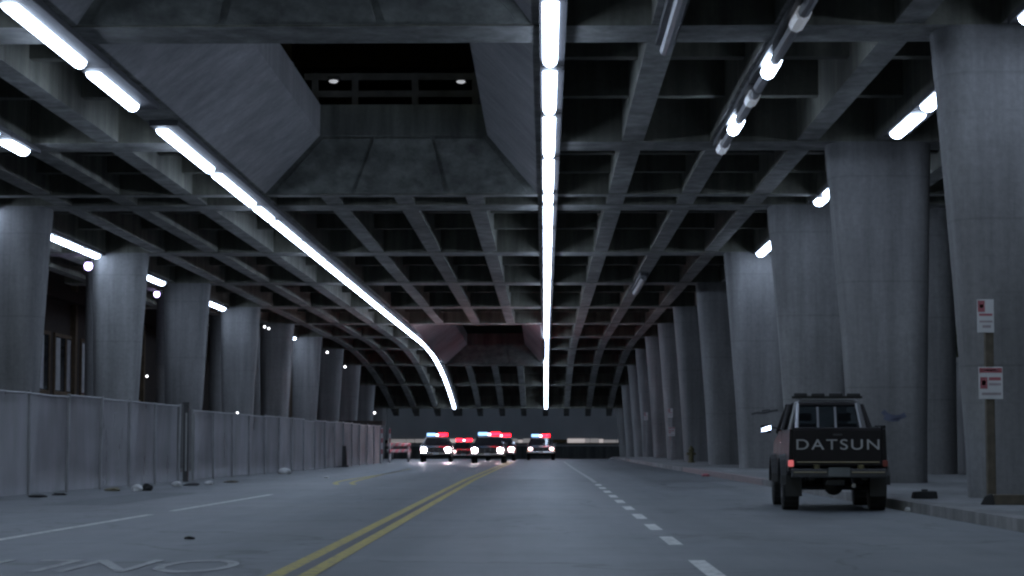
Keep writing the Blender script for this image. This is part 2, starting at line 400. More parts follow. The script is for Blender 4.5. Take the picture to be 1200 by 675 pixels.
# hopper-shaped light wells
def well(y0, y1, dd):
    B = [(-7.86, y0), (-.22, y0), (-.22, y1), (-7.86, y1)]
    lean = min(3.0, (y1 - y0) * .12)
    T = [(-6.1, y0 + lean), (-1.56, y0 + lean), (-1.56, y1 - lean * .8), (-6.1, y1 - lean * .8)]
    zb = lambda y: SOF + .03 - drop(y)
    zm, zt = 9.41, 10.25
    names = ['well_front', 'well_side', 'well_back', 'well_side']
    for k in range(4):
        (bx0, by0), (bx1, by1) = B[k], B[(k + 1) % 4]; (tx0, ty0), (tx1, ty1) = T[k], T[(k + 1) % 4]
        cxm, cym = (T[0][0] + T[1][0]) / 2, (T[0][1] + T[2][1]) / 2
        def out(x, y, a=.28):
            if k in (0, 2): return (x, y + (a if y > cym else -a))
            return (x + (a if x > cxm else -a), y)
        mb = MB(); d0, d1 = drop(ty0), drop(ty1)
        for (p0, p1, z0a, z0b, q0, q1, z1a, z1b) in (
                ((bx0, by0), (bx1, by1), zb(by0), zb(by1), (tx0, ty0), (tx1, ty1), zm - d0, zm - d1),
                ((tx0, ty0), (tx1, ty1), zm - d0, zm - d1, (tx0, ty0), (tx1, ty1), zt - d0, zt - d1)):
            P0, P1, Q0, Q1 = out(*p0), out(*p1), out(*q0), out(*q1)
            mb.hexa([(*p0, z0a), (*p1, z0b), (*P1, z0b), (*P0, z0a), (*q0, z1a), (*q1, z1b), (*Q1, z1b), (*Q0, z1a)])
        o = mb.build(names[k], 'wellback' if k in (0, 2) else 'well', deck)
        if k == 2:      # cast panels on the sloping back
            for (u0, u1) in ((.03, .31), (.33, .66), (.68, .97)):
                pm = MB(); pts = []
                for t in (.03, .96):
                    for u in (u0, u1):
                        x = (B[3][0] + (B[2][0] - B[3][0]) * u) * (1 - t) + (T[3][0] + (T[2][0] - T[3][0]) * u) * t
                        y = by0 * (1 - t) + ty0 * t; z = zb(by0) * (1 - t) + (zm - d0) * t
                        pts.append((x, y, z))
                a, b, c, e = pts
                f = lambda p: (p[0], p[1] - .05, p[2] - .03); g = lambda p: (p[0], p[1] + .1, p[2] + .05)
                pm.hexa([f(a), f(b), g(b), g(a), f(c), f(e), g(e), g(c)]).build('panel', 'wellback', o)
for a, b in WELLS: well(a, b, 0)
# upper deck over the wells, seen black through the opening
up = tag(empty('upper_roadway'), 'dark upper deck glimpsed through the opening in the coffered ceiling', 'viaduct')
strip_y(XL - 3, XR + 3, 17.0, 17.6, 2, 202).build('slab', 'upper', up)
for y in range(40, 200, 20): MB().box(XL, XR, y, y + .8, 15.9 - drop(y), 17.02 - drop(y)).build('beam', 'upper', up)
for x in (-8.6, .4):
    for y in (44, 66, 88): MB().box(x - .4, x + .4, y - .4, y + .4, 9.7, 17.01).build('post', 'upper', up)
M['railpaint'] = plain('rail_paint', (.10, .10, .11), .7)
rail = tag(empty('guard_rail', (0, 55.6, 10.2)), 'dark steel guard rail along the edge of the ceiling opening', 'railing')
for z in (.42, .9): MB().box(-6.6, -1.1, -.05, .05, z - .09, z + .09).build('rail', 'railpaint', rail)
for x in (-6.3, -5.2, -3.55, -1.9, -1.3): MB().box(x - .09, x + .09, -.06, .06, -.3, 1.0).build('post', 'railpaint', rail)
for x, z, y in ((-5.75, 10.9, 55.2), (-2.35, 11.2, 57.0)):
    b = empty('bulkhead_lamp', (x, y, z)); MB().box(-.16, .16, -.06, .06, .07, .14).build('hood', 'housing', b)
    MB().loft([[(.13 * math.cos(t) * s, -.05 + .0 * t, .05 * math.sin(t) * s) for t in [i * math.pi / 4 for i in range(8)]] for s in (1, .99)] + [[(.1 * math.cos(t), .05, .04 * math.sin(t)) for t in [i * math.pi / 4 for i in range(8)]]]).build('lens', 'dimbulb', b)
    tag(b, 'small lamp behind the guard rail, ' + ('left end of the opening' if x < -4 else 'right part of the opening'), 'lamp')

# ---------------------------------------------------------------- columns
ORD = ['first', 'second', 'third', 'fourth', 'fifth', 'sixth', 'seventh', 'eighth', 'ninth', 'tenth', 'eleventh', 'twelfth']
def rrect(cx, cy, hx, hy, r, z, n=5):
    pts = []
    for qx, qy, a0 in ((1, 1, 0), (-1, 1, 90), (-1, -1, 180), (1, -1, 270)):
        for i in range(n + 1):
            a = R(a0 + 90 * i / n); pts.append((cx + qx * (hx - r) + r * math.cos(a), cy + qy * (hy - r) + r * math.sin(a), z))
    return pts
def column(side, y, label, group, xi_top, xi_bot, xo_top, xo_bot, zbase, dt=.72, db=.58):
    """xi = face towards the road, xo = outer face; the shaft swells towards the soffit"""
    zb = gz(y) + zbase; H = SOF - drop(y) - zb + .01; rings = []
    cx = (xi_bot + xo_bot) / 2
    for t in (-.02, .0, .15, .3, .45, .6, .75, .88, 1.0):
        e = max(0, t) ** 1.25
        a = xi_bot + (xi_top - xi_bot) * e; b = xo_bot + (xo_top - xo_bot) * e; h = db + (dt - db) * e
        rings.append(rrect((a + b) / 2 - cx, 0, abs(b - a) / 2, h, h * .78, H * t, 7))
    c = empty('concrete_column', (cx, y, zb)); MB().loft(rings).build('shaft', 'column', c, smooth=True)
    tag(c, label, 'column', group); return c
rc = []
for i, y in enumerate(BEAMS[2:]):
    if i == 0: lab = 'flaring concrete column directly behind the parking sign post'
    elif i == 1: lab = 'wide flaring concrete column with blue graffiti to the right of the pickup'
    elif i == 2: lab = 'flaring concrete column rising behind the cab of the dark pickup'
    else: lab = '%s flaring concrete column from the near end of the right row' % ORD[i]
    rc.append(column(1, y, lab, 'columns along the right sidewalk', 6.62, 7.14, 9.05, 8.87, .14))
lc = []
for i, y in enumerate(BEAMS[4:]):
    lab = 'tapering concrete column cut off by the left edge of the picture' if i == 0 else '%s tapering concrete column from the left edge, behind the fence' % ORD[i]
    lc.append(column(-1, y, lab, 'columns behind the fence on the left', -14.72, -15.15, -16.75, -16.6, -.03, .7, .6))
# graffiti on two right-hand columns: paint film standing 4 mm proud of the front face
def graffiti(col, strokes, mat, yface):
    for pts, w in strokes:
        mb = MB()
        for (x0, z0), (x1, z1) in zip(pts, pts[1:]):
            dx, dz = x1 - x0, z1 - z0; l = math.hypot(dx, dz); nx, nz = -dz / l * w, dx / l * w
            mb.hexa([(x0 - nx, yface - .006, z0 - nz), (x1 - nx, yface - .006, z1 - nz), (x1 - nx, yface + .2, z1 - nz), (x0 - nx, yface + .2, z0 - nz),
                     (x0 + nx, yface - .006, z0 + nz), (x1 + nx, yface - .006, z1 + nz), (x1 + nx, yface + .2, z1 + nz), (x0 + nx, yface + .2, z0 + nz)])
        mb.build('graffiti', mat, col)
M['spray'] = plain('blue_spray_paint', (.09, .1, .15), .7)
M['spray2'] = plain('dark_spray_paint', (.05, .05, .055), .6)
graffiti(rc[1], [([(-.22, 1.66), (-.15, 1.58), (-.05, 1.53), (.08, 1.51), (.2, 1.53), (.3, 1.58)], .055), ([(-.2, 1.5), (-.08, 1.46), (.05, 1.45), (.16, 1.47)], .035)], 'spray', -.602)
graffiti(rc[3], [([(-.48, 1.98), (-.3, 2.03), (-.1, 2.02), (.1, 2.05), (.3, 2.11), (.48, 2.13)], .035), ([(-.1, 2.1), (.05, 2.13), (.2, 2.14)], .025)], 'spray2', -.612)
# slim round columns of the outer rows
def round_col(x, y, r, label, group):
    zb = gz(y) - .05; H = SOF - drop(y) - zb + .01
    c = empty('round_column', (x, y, zb))
    MB().loft([[(rr * math.cos(t * math.pi / 10), rr * math.sin(t * math.pi / 10), z) for t in range(20)] for z, rr in ((0, r), (H * .9, r), (H - .25, r), (H - .25, r * 1.12), (H, r * 1.12))]).build('shaft', 'column', c, smooth=True)
    tag(c, label, 'column', group); return c
for k, y in enumerate((67.5, 82.0, 97.0, 112.5, 127.5)):
    round_col(-18.0, y, .48, '%s slim round column behind the left fence, counted from the near end' % ORD[k], 'slim round columns on the left')
round_col(11.75, 61.5, .55, 'pale round column seen in the gap right of the graffiti column', None)

# ---------------------------------------------------------------- strip lights
def fixture(x, y0, y1, lit=True, wid=.34):
    yc = (y0 + y1) / 2; L2 = (y1 - y0) / 2
    dz0, dz1, dzc = drop(y0), drop(y1), drop(yc)
    t = empty('strip_light', (x, yc, SOF - dzc))
    s0, s1 = dzc - dz0, dzc - dz1           # end heights relative to the middle
    hw = wid / 2 + .05; hr = hw + (.26 if x < -8 and x > -9 else .08)  # dark right flange added in place of shade on the rib soffit
    MB().hexa([(-hw, -L2, s0 - .10), (hr, -L2, s0 - .10), (hr, L2, s1 - .10), (-hw, L2, s1 - .10), (-hw, -L2, s0 + .018), (hr, -L2, s0 + .018), (hr, L2, s1 + .018), (-hw, L2, s1 + .018)]).build('housing', 'housing', t)
    e = .52 if y0 < 62 else (.3 if y0 < 100 else .12); prof = [(wid / 2 * math.cos(a), -.102 - .13 * math.sin(a)) for a in [math.pi * i / 6 for i in range(7)]]
    MB().loft([[(px, -L2 + e, s0 + pz) for px, pz in prof], [(px, L2 - e, s1 + pz) for px, pz in prof]]).build('tube', 'tube' if lit else 'tube_off', t)
    return t
ORDN = ['first', 'second', 'third', 'fourth', 'fifth', 'sixth', 'seventh', 'eighth', 'ninth', 'tenth']
def line(x, cuts, label, group, skip=(), wid=.26, lit=True, nth=None):
    k = 0
    for a, b in zip(cuts, cuts[1:]):
        if any(abs(a - s) < .5 for s in skip): continue
        lab = label
        if nth and b > 32.5:
            if k < len(ORDN): lab = '%s glowing strip light %s, counted from the top edge' % (ORDN[k], nth)
            else: lab = 'glowing strip light in the unbroken far run %s' % nth
            k += 1
        elif nth: lab = 'strip light %s, just above the top edge' % nth
        elif len(cuts) - len(skip) > 2:
            lab = label.replace('strip light', ['nearest', 'second', 'third', 'last'][k] + ' strip light', 1); k += 1
        tag(fixture(x, a + .03, b - .03, lit, wid), lab, 'strip light', group)
far = [k for k in (79.3, 86.5)] + [93 + 6.5 * i for i in range(16)]
line(.1, [7.6, 13.5, 19.2, 25, 31.1, 37.1, 42.5, 49, 56, 58.7, 65.4, 72.2] + far, '', 'strip lights of the middle line', nth='in the straight middle line')
line(-8.42, [7.6, 13.5, 19.2, 25, 31.1, 37.1, 41.9, 44.0, 51.5, 58.9, 62.9, 69.4, 77.4, 84.9] + far[2:], '', 'strip lights of the left line', skip=(41.9,), nth='in the slanting left line')
line(-16.45, [56.5, 63.3, 64.6, 67.6, 72.1, 74.9], 'strip light in the nearest gap behind the left columns', 'strip lights behind the left columns', skip=(63.3,), wid=.3)
line(-16.45, [76.7, 82.0, 83.4, 87.8], 'strip light in the second gap behind the left columns', 'strip lights behind the left columns, second gap', skip=(82.0,), wid=.3)
line(-16.45, [96.5, 104.5], 'strip light in the third gap behind the left columns', None, wid=.3)
line(-16.45, [126.0, 134.0], 'farthest lone strip light behind the left columns', None, wid=.3)
line(-12.3, [40.0, 45.6, 48.3], 'strip light cut off by the left edge of the ceiling', 'strip lights at the left edge', wid=.32)
line(7.85, [38.0, 42.2, 45.9], 'strip light between the two nearest right columns', 'strip lights between the nearest right columns', wid=.32)
line(7.85, [51.5, 57.0, 58.9], 'strip light beside the column behind the pickup cab', 'strip lights in the second right gap', wid=.32)
line(7.85, [66.5, 74.6], 'farthest strip light between the right columns', None, wid=.32)
line(7.85, [22.5, 28, 33.5], 'strip light at the right edge above the parking sign', 'strip lights at the right edge', wid=.32)
# mostly dead line over the right lane: long dark tubes with short lit ends
def dead(x, y0, y1, lits, label):
    yc = (y0 + y1) / 2; t = empty('strip_light', (x, yc, SOF)); hw = .17
    MB().box(-hw, hw, y0 - yc, y1 - yc, -.1, .018).build('housing', 'steel', t)
    n = 8; circ = lambda y, r: [(r * math.cos(2 * math.pi * i / n), y - yc, -.2 + r * math.sin(2 * math.pi * i / n)) for i in range(n)]
    edges = sorted([y0 + .05, y1 - .05] + [e for l in lits for e in l[:2]])
    for a, b in zip(edges, edges[1:]):
        k = [l for l in lits if l[0] <= a + 1e-6 and b <= l[1] + 1e-6]
        MB().loft([circ(a + .01, .13 if k else .1), circ(b - .01, .13 if k else .1)]).build('tube', (k[0][2] if k else 'tube_off'), t)
    tag(t, label, 'strip light')
M['tube_dim'] = emit('dying_tube', (.8, .84, .9), .14)
dead(4.1, 29.5, 39.0, [(32.0, 33.0, 'tube_dim'), (36.1, 37.3, 'tube')], 'mostly dark strip light with a short lit end, nearest over the right lane')
dead(4.1, 39.1, 47.4, [(39.7, 40.5, 'tube_dim'), (42.9, 44.2, 'tube'), (46.3, 47.2, 'tube_dim')], 'mostly dark strip light with a bright tip, second over the right lane')
dead(2.1, 28.5, 35.2, [], 'unlit strip light on the rib just right of the middle line')
dead(4.1, 84.0, 92.5, [(84.2, 92.3, 'tube_off')], 'faint unlit strip light far along the right lane')
# mercury lamps on the slim round columns and small distant bulbs
for k, (x, y, z, r) in enumerate(((-17.1, 76.2, 7.72, .16), (-17.75, 93.2, 8.0 - .1, .14))):
    t = empty('wall_lamp', (x, y, z))
    MB().loft([[(rr * math.cos(a), rr * math.sin(a), zz) for a in [i * math.pi / 6 for i in range(12)]] for zz, rr in ((-r * 1.2, r * .3), (-r * .8, r * .85), (0, r), (r * .6, r * .7))]).build('globe', 'purple', t, smooth=True)
    MB().box(-.12, .12, -.08, .3, r * .55, r * .55 + .14).build('bracket', 'housing', t)
    tag(t, 'violet-white globe lamp beside the %s lit gap on the left' % ('nearest' if k == 0 else 'second'), 'lamp')
for (px, py, y, lab) in ((171, 441, 96, 'small white lamp low between the second and third left columns'), (309, 383, 112, 'left one of a pair of tiny lamps high on the left columns'),
                         (314, 385, 112.5, 'right one of a pair of tiny lamps high on the left columns'), (383, 413, 130, 'tiny lamp high on the far left columns'),
                         (404, 430, 140, 'tiny lamp on the second last visible left column'), (439, 484, 168, 'small white lamp at the far end of the fence'), (278, 484, 80, 'small lamp on top of the fence')):
    x = (px - 638.5) * y / FPX; z = CAMH + (520 - py) * y / FPX; t = empty('small_lamp', (x, y, z))
    r = .045 * y / 90
    MB().loft([[(rr * math.cos(a), rr * math.sin(a), zz) for a in [i * math.pi / 4 for i in range(8)]] for zz, rr in ((-r, r * .4), (-r * .3, r), (r * .4, r), (r, r * .4))]).build('globe', 'bulb', t, smooth=True)
    MB().box(-r * .4, r * .4, 0, r * 3, r, r * 1.6).build('bracket', 'housing', t)
    tag(t, lab, 'lamp')

# ---------------------------------------------------------------- surroundings
fb = tag(empty('far_building', (0, 236, gz(236))), 'long dark wall closing the view beyond the police cars', 'building')
MB().box(-90, 90, 0, 6, -1, 14).build('wall', 'farwall', fb)
M['lit'] = emit('lit_window_band', (1.0, .9, .88), .4)
M['lit2'] = emit('dim_window_band', (1.0, .92, .9), .16)
rr = random.Random(3); x = -21.0
while x < 13.5:
    wd = rr.choice((.5, .9, 1.4, 2.0)); m = rr.choice(('lit', 'lit2', 'lit2', 'lit2', 'glass')) if x < 1 else rr.choice(('lit', 'lit2'))
    zt = rr.uniform(-.12, .05)
    w = MB().box(x, x + wd, -.05, .3, 7.45, 7.88 + zt).build('window', m, fb)
    MB().box(x - .04, x + wd + .04, -.12, .02, 7.34, 7.445).build('sill', 'wall', w)
    x += wd + .07
MB().box(-60, 60, -.4, -.2, 5.6, 7.05).build('parapet', 'wall', fb)
rw = tag(empty('retaining_wall', (12.6, 0, -.05)), 'low grey concrete wall in the gap beyond the right columns', 'wall')
for k, y in enumerate(range(16, 138, 6)): MB().box(0, .35, y, y + 5.97, 0, 3.55).build('panel', 'wall', rw)
MB().box(-.06, .42, 16, 138, 3.552, 3.72).build('coping', 'wall', rw)
db = tag(empty('dark_building', (22, 0, -.05)), 'unlit dark brown building beyond the low wall on the right', 'building')
MB().box(0, 8, 10, 230, 0, 20).build('wall', 'brown', db)
for y in range(24, 200, 9): 
    w = MB().box(-.06, .02, y, y + 3, 5.2, 7.4).build('window', 'glass', db); MB().box(-.12, .0, y - .1, y + 3.1, 5.0, 5.19).build('sill', 'brown', w)
# left: brown building with curtained windows
lb = tag(empty('brown_building', (-27, 0, -.05)), 'dark brown building with tan framed windows behind the fence on the left', 'building')
MB().box(-8, 0, 60, 230, 0, 22).build('wall', 'brown', lb)
for y in (93, 99.4, 105.8, 112.2, 118.6, 125, 131.4):
    w = MB().box(-.05, .04, y, y + 5.0, 4.0, 7.0).build('window', 'glass', lb)
    f = MB()
    for a, b, c, d in ((y - .2, y + 5.2, 3.8, 4.0), (y - .2, y + 5.2, 7.0, 7.2), (y - .2, y, 4.0, 7.0), (y + 5, y + 5.2, 4.0, 7.0), (y + 2.4, y + 2.6, 4.0, 7.0)): f.box(-.04, .1, a, b, c, d)
    f.build('frame', 'brownframe', w)
    for y0 in (y + .25, y + 2.9): MB().box(-.03, .06, y0, y0 + 1.0, 4.05, 6.95).build('curtain', 'dimpane', w)
for y in (90.5, 116, 136): MB().box(-.02, .3, y, y + .5, 0, 14).build('pilaster', 'brownframe', lb)
MB().box(-.02, .7, 60, 160, 9.0, 9.6).build('cornice', 'brown', lb)
# shrubs on the wall top beyond the right columns
M['leaf'] = plain('dark_leaf', (.05, .065, .03), .7, var=.4, scale=6)
for k, (x, y, z, rr) in enumerate(((13.2, 66, 3.6, .8), (13.3, 69.5, 3.6, 1.0), (13.2, 73.5, 3.6, .7))):
    t = empty('shrub', (x, y, z)); mb = MB()
    for _ in range(420):
        a = random.uniform(0, 6.28); u = random.random() ** .5 * rr; h = random.random() * rr * 1.5; u *= (1 - .5 * h / (rr * 1.5))
        c = Vector((u * math.cos(a), u * math.sin(a), h)); d1 = Vector((random.gauss(0, 1), random.gauss(0, 1), random.gauss(0, 1))).normalized() * .12
        d2 = Vector((random.gauss(0, 1), random.gauss(0, 1), random.gauss(0, 1))).normalized() * .07
        mb.add([c - d1, c - d2, c + d1, c + d2], [(0, 1, 2, 3)])
    mb.build('foliage', 'leaf', t)
    st = MB()
    for q in range(4): st.tube([(0, 0, -.1), (random.uniform(-.2, .2), random.uniform(-.2, .2), rr * .6), (random.uniform(-.5, .5) * rr, random.uniform(-.5, .5) * rr, rr * 1.2)], [.03, .02, .008], 5)
    st.build('stem', 'wood', t)
    tag(t, '%s dark shrub on the low wall, seen past the sign post' % ['nearest', 'tallest', 'farthest'][k], 'shrub', 'shrubs on the low wall')

# ---------------------------------------------------------------- fence
fx = lambda y: -10.45 + (y - 39) * .026
def fence(y0, y1, h, label):
    t = empty('chain_link_fence', (fx(y0), y0, 0)); ox, oy = fx(y0), y0
    n = max(1, round((y1 - y0) / 3.05)); ys = [y0 + (y1 - y0) * i / n for i in range(n + 1)]
    for y in ys:
        hh = h + random.uniform(.0, .06); lean = random.uniform(-.03, .03)
        MB().tube([(fx(y) - ox, y - oy, -.05), (fx(y) - ox + lean, y - oy, hh)], .035, 8).build('post', 'galv', t)
    for a, b in zip(ys, ys[1:]):
        sag = random.uniform(0, .05); bl = random.uniform(-.07, .07); K = 4; rings = []
        vs = []; fs = []
        for i in range(K + 1):
            u = i / K; y = a + (b - a) * u; x = fx(y) - .045
            for j, zz in enumerate((.04, h * .35, h * .7, h - .02 - sag * math.sin(math.pi * u))):
                vs.append((x - ox + bl * math.sin(math.pi * u) * (1.2, 1, .5, .1)[j], y - oy, zz))
        for i in range(K):
            for j in range(3): fs.append((i * 4 + j, (i + 1) * 4 + j, (i + 1) * 4 + j + 1, i * 4 + j + 1))
        m = MB(); m.add(vs, fs); m.build('mesh_panel', 'fabric', t)
        MB().tube([(fx(a) - ox, a - oy, h - sag), (fx((a + b) / 2) - ox, (a + b) / 2 - oy, h - sag * 1.4), (fx(b) - ox, b - oy, h - sag)], .024, 6).build('top_rail', 'galv', t)
    tag(t, label, 'fence'); return t
fence(29.5, 56.0, 2.1, 'long grey chain link fence with screening, near stretch beside the road')
fence(58.0, 108.0, 2.0, 'far stretch of the screened chain link fence beyond the dark gap post')
gp = tag(empty('gate_post', (fx(57), 57, 0)), 'dark square gate post at the break in the long fence', 'post')
MB().box(-.07, .07, -.07, .07, -.05, 2.15).build('shaft', 'steel', gp); MB().box(-.09, .09, -.09, .09, 2.152, 2.2).build('cap', 'steel', gp)
for k, (y, x) in enumerate(((56.4, 0), (57.6, 0.02))):
    MB().tube([(x + .1, y - 57, .3), (x + .1, y - 57, 1.9)], .03, 6).build('hinge_bar', 'galv', gp)
sp = tag(empty('sign_board', (fx(38.3) + .12, 38.3, 1.2)), 'pale sign board on the fence at the left picture edge', 'sign')
MB().box(-.02, .02, -.35, .35, 0, .75).build('board', 'dimpane', sp); MB().box(.021, .03, -.3, .3, .1, .16).build('stripe', 'galv', sp)

# ---------------------------------------------------------------- parking signs
M['board_white'] = plain('board_white', (.22, .21, .22), .6)
M['sign_white'] = plain('sign_white', (.55, .55, .56), .5, var=.08)
M['sign_red'] = plain('sign_red', (.34, .1, .12), .5, var=.1)
M['sign_grey'] = plain('sign_faded_print', (.33, .28, .3), .6)
def sign_post(x, y, scale, label, group=None, post='wood', r=.066, h=3.05, both=True):
    z0 = gz(y) + .15; t = empty('parking_sign', (x, y, z0))
    n = 8; MB().loft([rrect(0, 0, r, r, .02, z, 2) for z in (-.05, h)]).build('post', post, t)
    def plate(cx, z0, z1, w, parts):
        p = MB().box(cx - w / 2, cx + w / 2, -r - .03, -r - .012, z0, z1).build('plate', 'sign_white', t, bevel=.004)
        for (a, b, c, d, m) in parts:
            MB().box(cx - w / 2 + a * w, cx - w / 2 + b * w, -r - .034, -r - .0305, z0 + c * (z1 - z0), z0 + d * (z1 - z0)).build('print', m, p)
    lines = [(.12, .88, .42, .47, 'sign_grey'), (.12, .9, .30, .36, 'sign_grey'), (.3, .8, .14, .22, 'sign_grey')]
    plate(-.06, h - .48, h + .02, .25, [(.04, .46, .62, .96, 'sign_red'), (.14, .36, .74, .84, 'sign_white'), (.1, .9, .5, .57, 'sign_red')] + lines[1:])
    if both:
        plate(0, h - 1.48, h - 1.0, .36, [(.03, .97, .82, .97, 'sign_red'), (.2, .8, .88, .92, 'sign_white'), (.06, .36, .32, .68, 'sign_red'), (.13, .29, .42, .58, 'sign_white'), (.42, .92, .58, .68, 'sign_red'), (.42, .92, .42, .5, 'sign_grey'), (.12, .92, .12, .2, 'sign_grey')])
    tag(t, label, 'sign', group); return t
sign_post(6.7, 31.0, 1, 'two red and white parking signs on a wooden post by the nearest right column')
sign_post(6.9, 112, 1, 'two small white signs on a thin pole far along the right sidewalk', post='galv', r=.05, h=2.8)
sign_post(6.6, 133, 1, 'single small white sign on the farthest thin pole on the right', post='galv', r=.05, h=2.9, both=False)

# ---------------------------------------------------------------- small street things
M['hyd'] = plain('dull_yellow_paint', (.1, .085, .035), .6)
hy = empty('fire_hydrant', (7.0, 98.5, .15))
MB().loft([[(r * math.cos(a), r * math.sin(a), z) for a in [i * math.pi / 6 for i in range(12)]] for z, r in ((0, .17), (.06, .17), (.07, .12), (.55, .12), (.56, .16), (.6, .16), (.7, .11), (.76, .05), (.8, .05))]).build('barrel', 'hyd', hy, smooth=True)
for s in (-1, 1): MB().tube([(s * .1, 0, .42), (s * .22, 0, .42)], .06, 8).build('outlet', 'hyd', hy)
tag(hy, 'dull yellow fire hydrant at the foot of the far right columns', 'hydrant')
blk = empty('timber_block', (6.75, 30.6, .15)); 
MB().box(-.12, .34, -.1, .12, 0, .15).build('beam', 'wood', blk, bevel=.015); MB().hexa([(-.32, -.08, 0), (-.1, -.12, 0), (-.125, .1, 0), (-.28, .12, 0), (-.24, -.05, .13), (-.13, -.08, .16), (-.13, .06, .17), (-.22, .07, .12)]).build('chunk', 'rubber', blk, bevel=.02)
tag(blk, 'brown timber block lying at the foot of the sign post', 'timber')
bx = empty('dark_box', (6.25, 34.0, .15)); 
MB().hexa([(-.2, -.12, 0), (.2, -.12, 0), (.2, .14, 0), (-.2, .14, 0), (-.17, -.08, .12), (.19, -.1, .12), (.17, .12, .13), (-.18, .11, .11)]).build('body', 'rubber', bx, bevel=.015); MB().box(-.05, .05, -.02, .02, .11, .15).build('handle', 'steel', bx)
tag(bx, 'small dark bundle lying on the sidewalk right of the pickup', 'bundle')
M['paper'] = plain('litter_paper', (.5, .5, .5), .8); M['tan'] = plain('litter_tan', (.22, .19, .12), .9)
def litter(x, y, s, mat, label, cat, rz=0, flat=.5):
    bm = bmesh.new(); bmesh.ops.create_icosphere(bm, subdivisions=2, radius=s)
    rr = random.Random(int(x * 100 + y * 7))
    for v in bm.verts:
        v.co *= rr.uniform(.7, 1.2); v.co.z *= flat
        if v.co.z < -s * flat * .5: v.co.z = -s * flat * .5
    me = bpy.data.meshes.new('litter'); bm.to_mesh(me); bm.free(); me.materials.append(M[mat])
    o = bpy.data.objects.new('litter', me); COL.objects.link(o); o.location = (x, y, gz(y) + s * flat * .5 + .004); o.rotation_euler.z = rz
    tag(o, label, cat, 'litter in the gutters')
litter(-9.05, 45.5, .13, 'paper', 'crumpled white paper by the middle of the near fence', 'litter', flat=.8)
litter(-8.88, 45.8, .11, 'rubber', 'black lump touching the crumpled white paper by the fence', 'litter', flat=1.0)
litter(-9.6, 45.6, .18, 'tan', 'tan scrap left of the white paper by the fence', 'litter', flat=.3)
litter(-9.0, 50.2, .14, 'paper', 'pale scrap below the gate post', 'litter', flat=.6)
litter(-8.85, 51.4, .2, 'rubber', 'dark flat rag below the gate post', 'litter', flat=.25)
litter(-8.6, 52.6, .12, 'paper', 'white scrap just right of the gate post foot', 'litter', flat=.5)
litter(-9.95, 40.2, .2, 'rubber', 'dark flat scrap at the near foot of the fence', 'litter', flat=.2)
litter(-9.9, 41.8, .16, 'rubber', 'second dark flat scrap at the near foot of the fence', 'litter', flat=.2)
litter(-8.5, 55.5, .2, 'wood', 'brown strip of rubbish along the far fence', 'litter', flat=.2)
litter(-9.0, 71, .22, 'paper', 'white bag at the foot of the far fence', 'litter', flat=.6)
litter(-6.6, 62, .1, 'paper', 'white scrap out on the left lane', 'litter', flat=.4)
litter(5.62, 31.9, .07, 'paper', 'white scrap in the gutter right beside the pickup', 'litter', flat=.7)
litter(5.9, 30.6, .05, 'paper', 'white scrap on the kerb near the sign post', 'litter', flat=.7)
litter(-3.9, 22.6, .06, 'rubber', 'dark speck on the road beyond the lettering', 'litter', flat=.4)
litter(5.15, 66, .16, 'sign_red', 'red scrap in the right gutter beyond the pickup', 'litter', flat=.4)
# road works clutter where the far fence ends
def barricade(x, y, label, rz=0):
    t = empty('barricade', (x, y, gz(y)), rz)
    for s in (-.55, .55):
        for q in (-.28, .28): MB().hexa([(s - .03, q - .03, 0), (s + .03, q - .03, 0), (s + .03, q + .03, 0), (s - .03, q + .03, 0), (s - .03, q * .1 - .03, 1.1), (s + .03, q * .1 - .03, 1.1), (s + .03, q * .1 + .03, 1.1), (s - .03, q * .1 + .03, 1.1)]).build('leg', 'galv', t)
    for z in (.55, .9):
        b = MB().box(-.7, .7, -.13, -.1, z, z + .2).build('board', 'board_white', t)
        for k in range(4): MB().hexa([(-.6 + k * .35, -.135, z), (-.45 + k * .35, -.135, z), (-.45 + k * .35, -.131, z), (-.6 + k * .35, -.131, z), (-.5 + k * .35, -.135, z + .2), (-.35 + k * .35, -.135, z + .2), (-.35 + k * .35, -.131, z + .2), (-.5 + k * .35, -.131, z + .2)]).build('stripe', 'sign_red', b)
    tag(t, label, 'barricade')
barricade(-8.4, 118, 'striped barricade at the far end of the fence', .2)
barricade(-9.3, 132, 'farther striped barricade beyond the fence end', -.2)
for k, (x, y) in enumerate(((-8.75, 110), (-8.5, 112.5))):
    t = empty('marker_pole', (x, y, 0)); MB().tube([(0, 0, -.05), (0, 0, 1.9)], .05, 8).build('shaft', 'sign_white', t)
    for z in (.5, 1.1, 1.6): MB().tube([(0, 0, z), (0, 0, z + .25)], .053, 8).build('band', 'sign_red', t)
    tag(t, '%s red and white marker pole at the end of the fence' % ('left' if k == 0 else 'right'), 'pole')
dr = empty('traffic_drum', (-9.2, 92.5, 0))
MB().loft([[(r * math.cos(a), r * math.sin(a), z) for a in [i * math.pi / 8 for i in range(16)]] for z, r in ((0, .36), (.08, .36), (.09, .3), (.5, .28), (.95, .24), (1.0, .15))]).build('barrel', 'black', dr, smooth=True)
MB().tube([(0, 0, 1.0), (0, 0, 1.25)], .11, 10).build('lamp', 'hyd', dr)
tag(dr, 'dark drum with a yellow lamp in front of the far fence', 'drum')
ca = empty('canopy', (-11.0, 122, 0)); MB().box(-1.2, 1.4, -1, 1, 2.15, 2.4).build('roof', 'brown', ca)
for s in (-1, 1):
    for q in (-.8, .8): MB().tube([(s, q, -.05), (s, q, 2.152)], .05, 6).build('leg', 'steel', ca)
tag(ca, 'low dark canopy roof showing above the far end of the fence', 'shed')

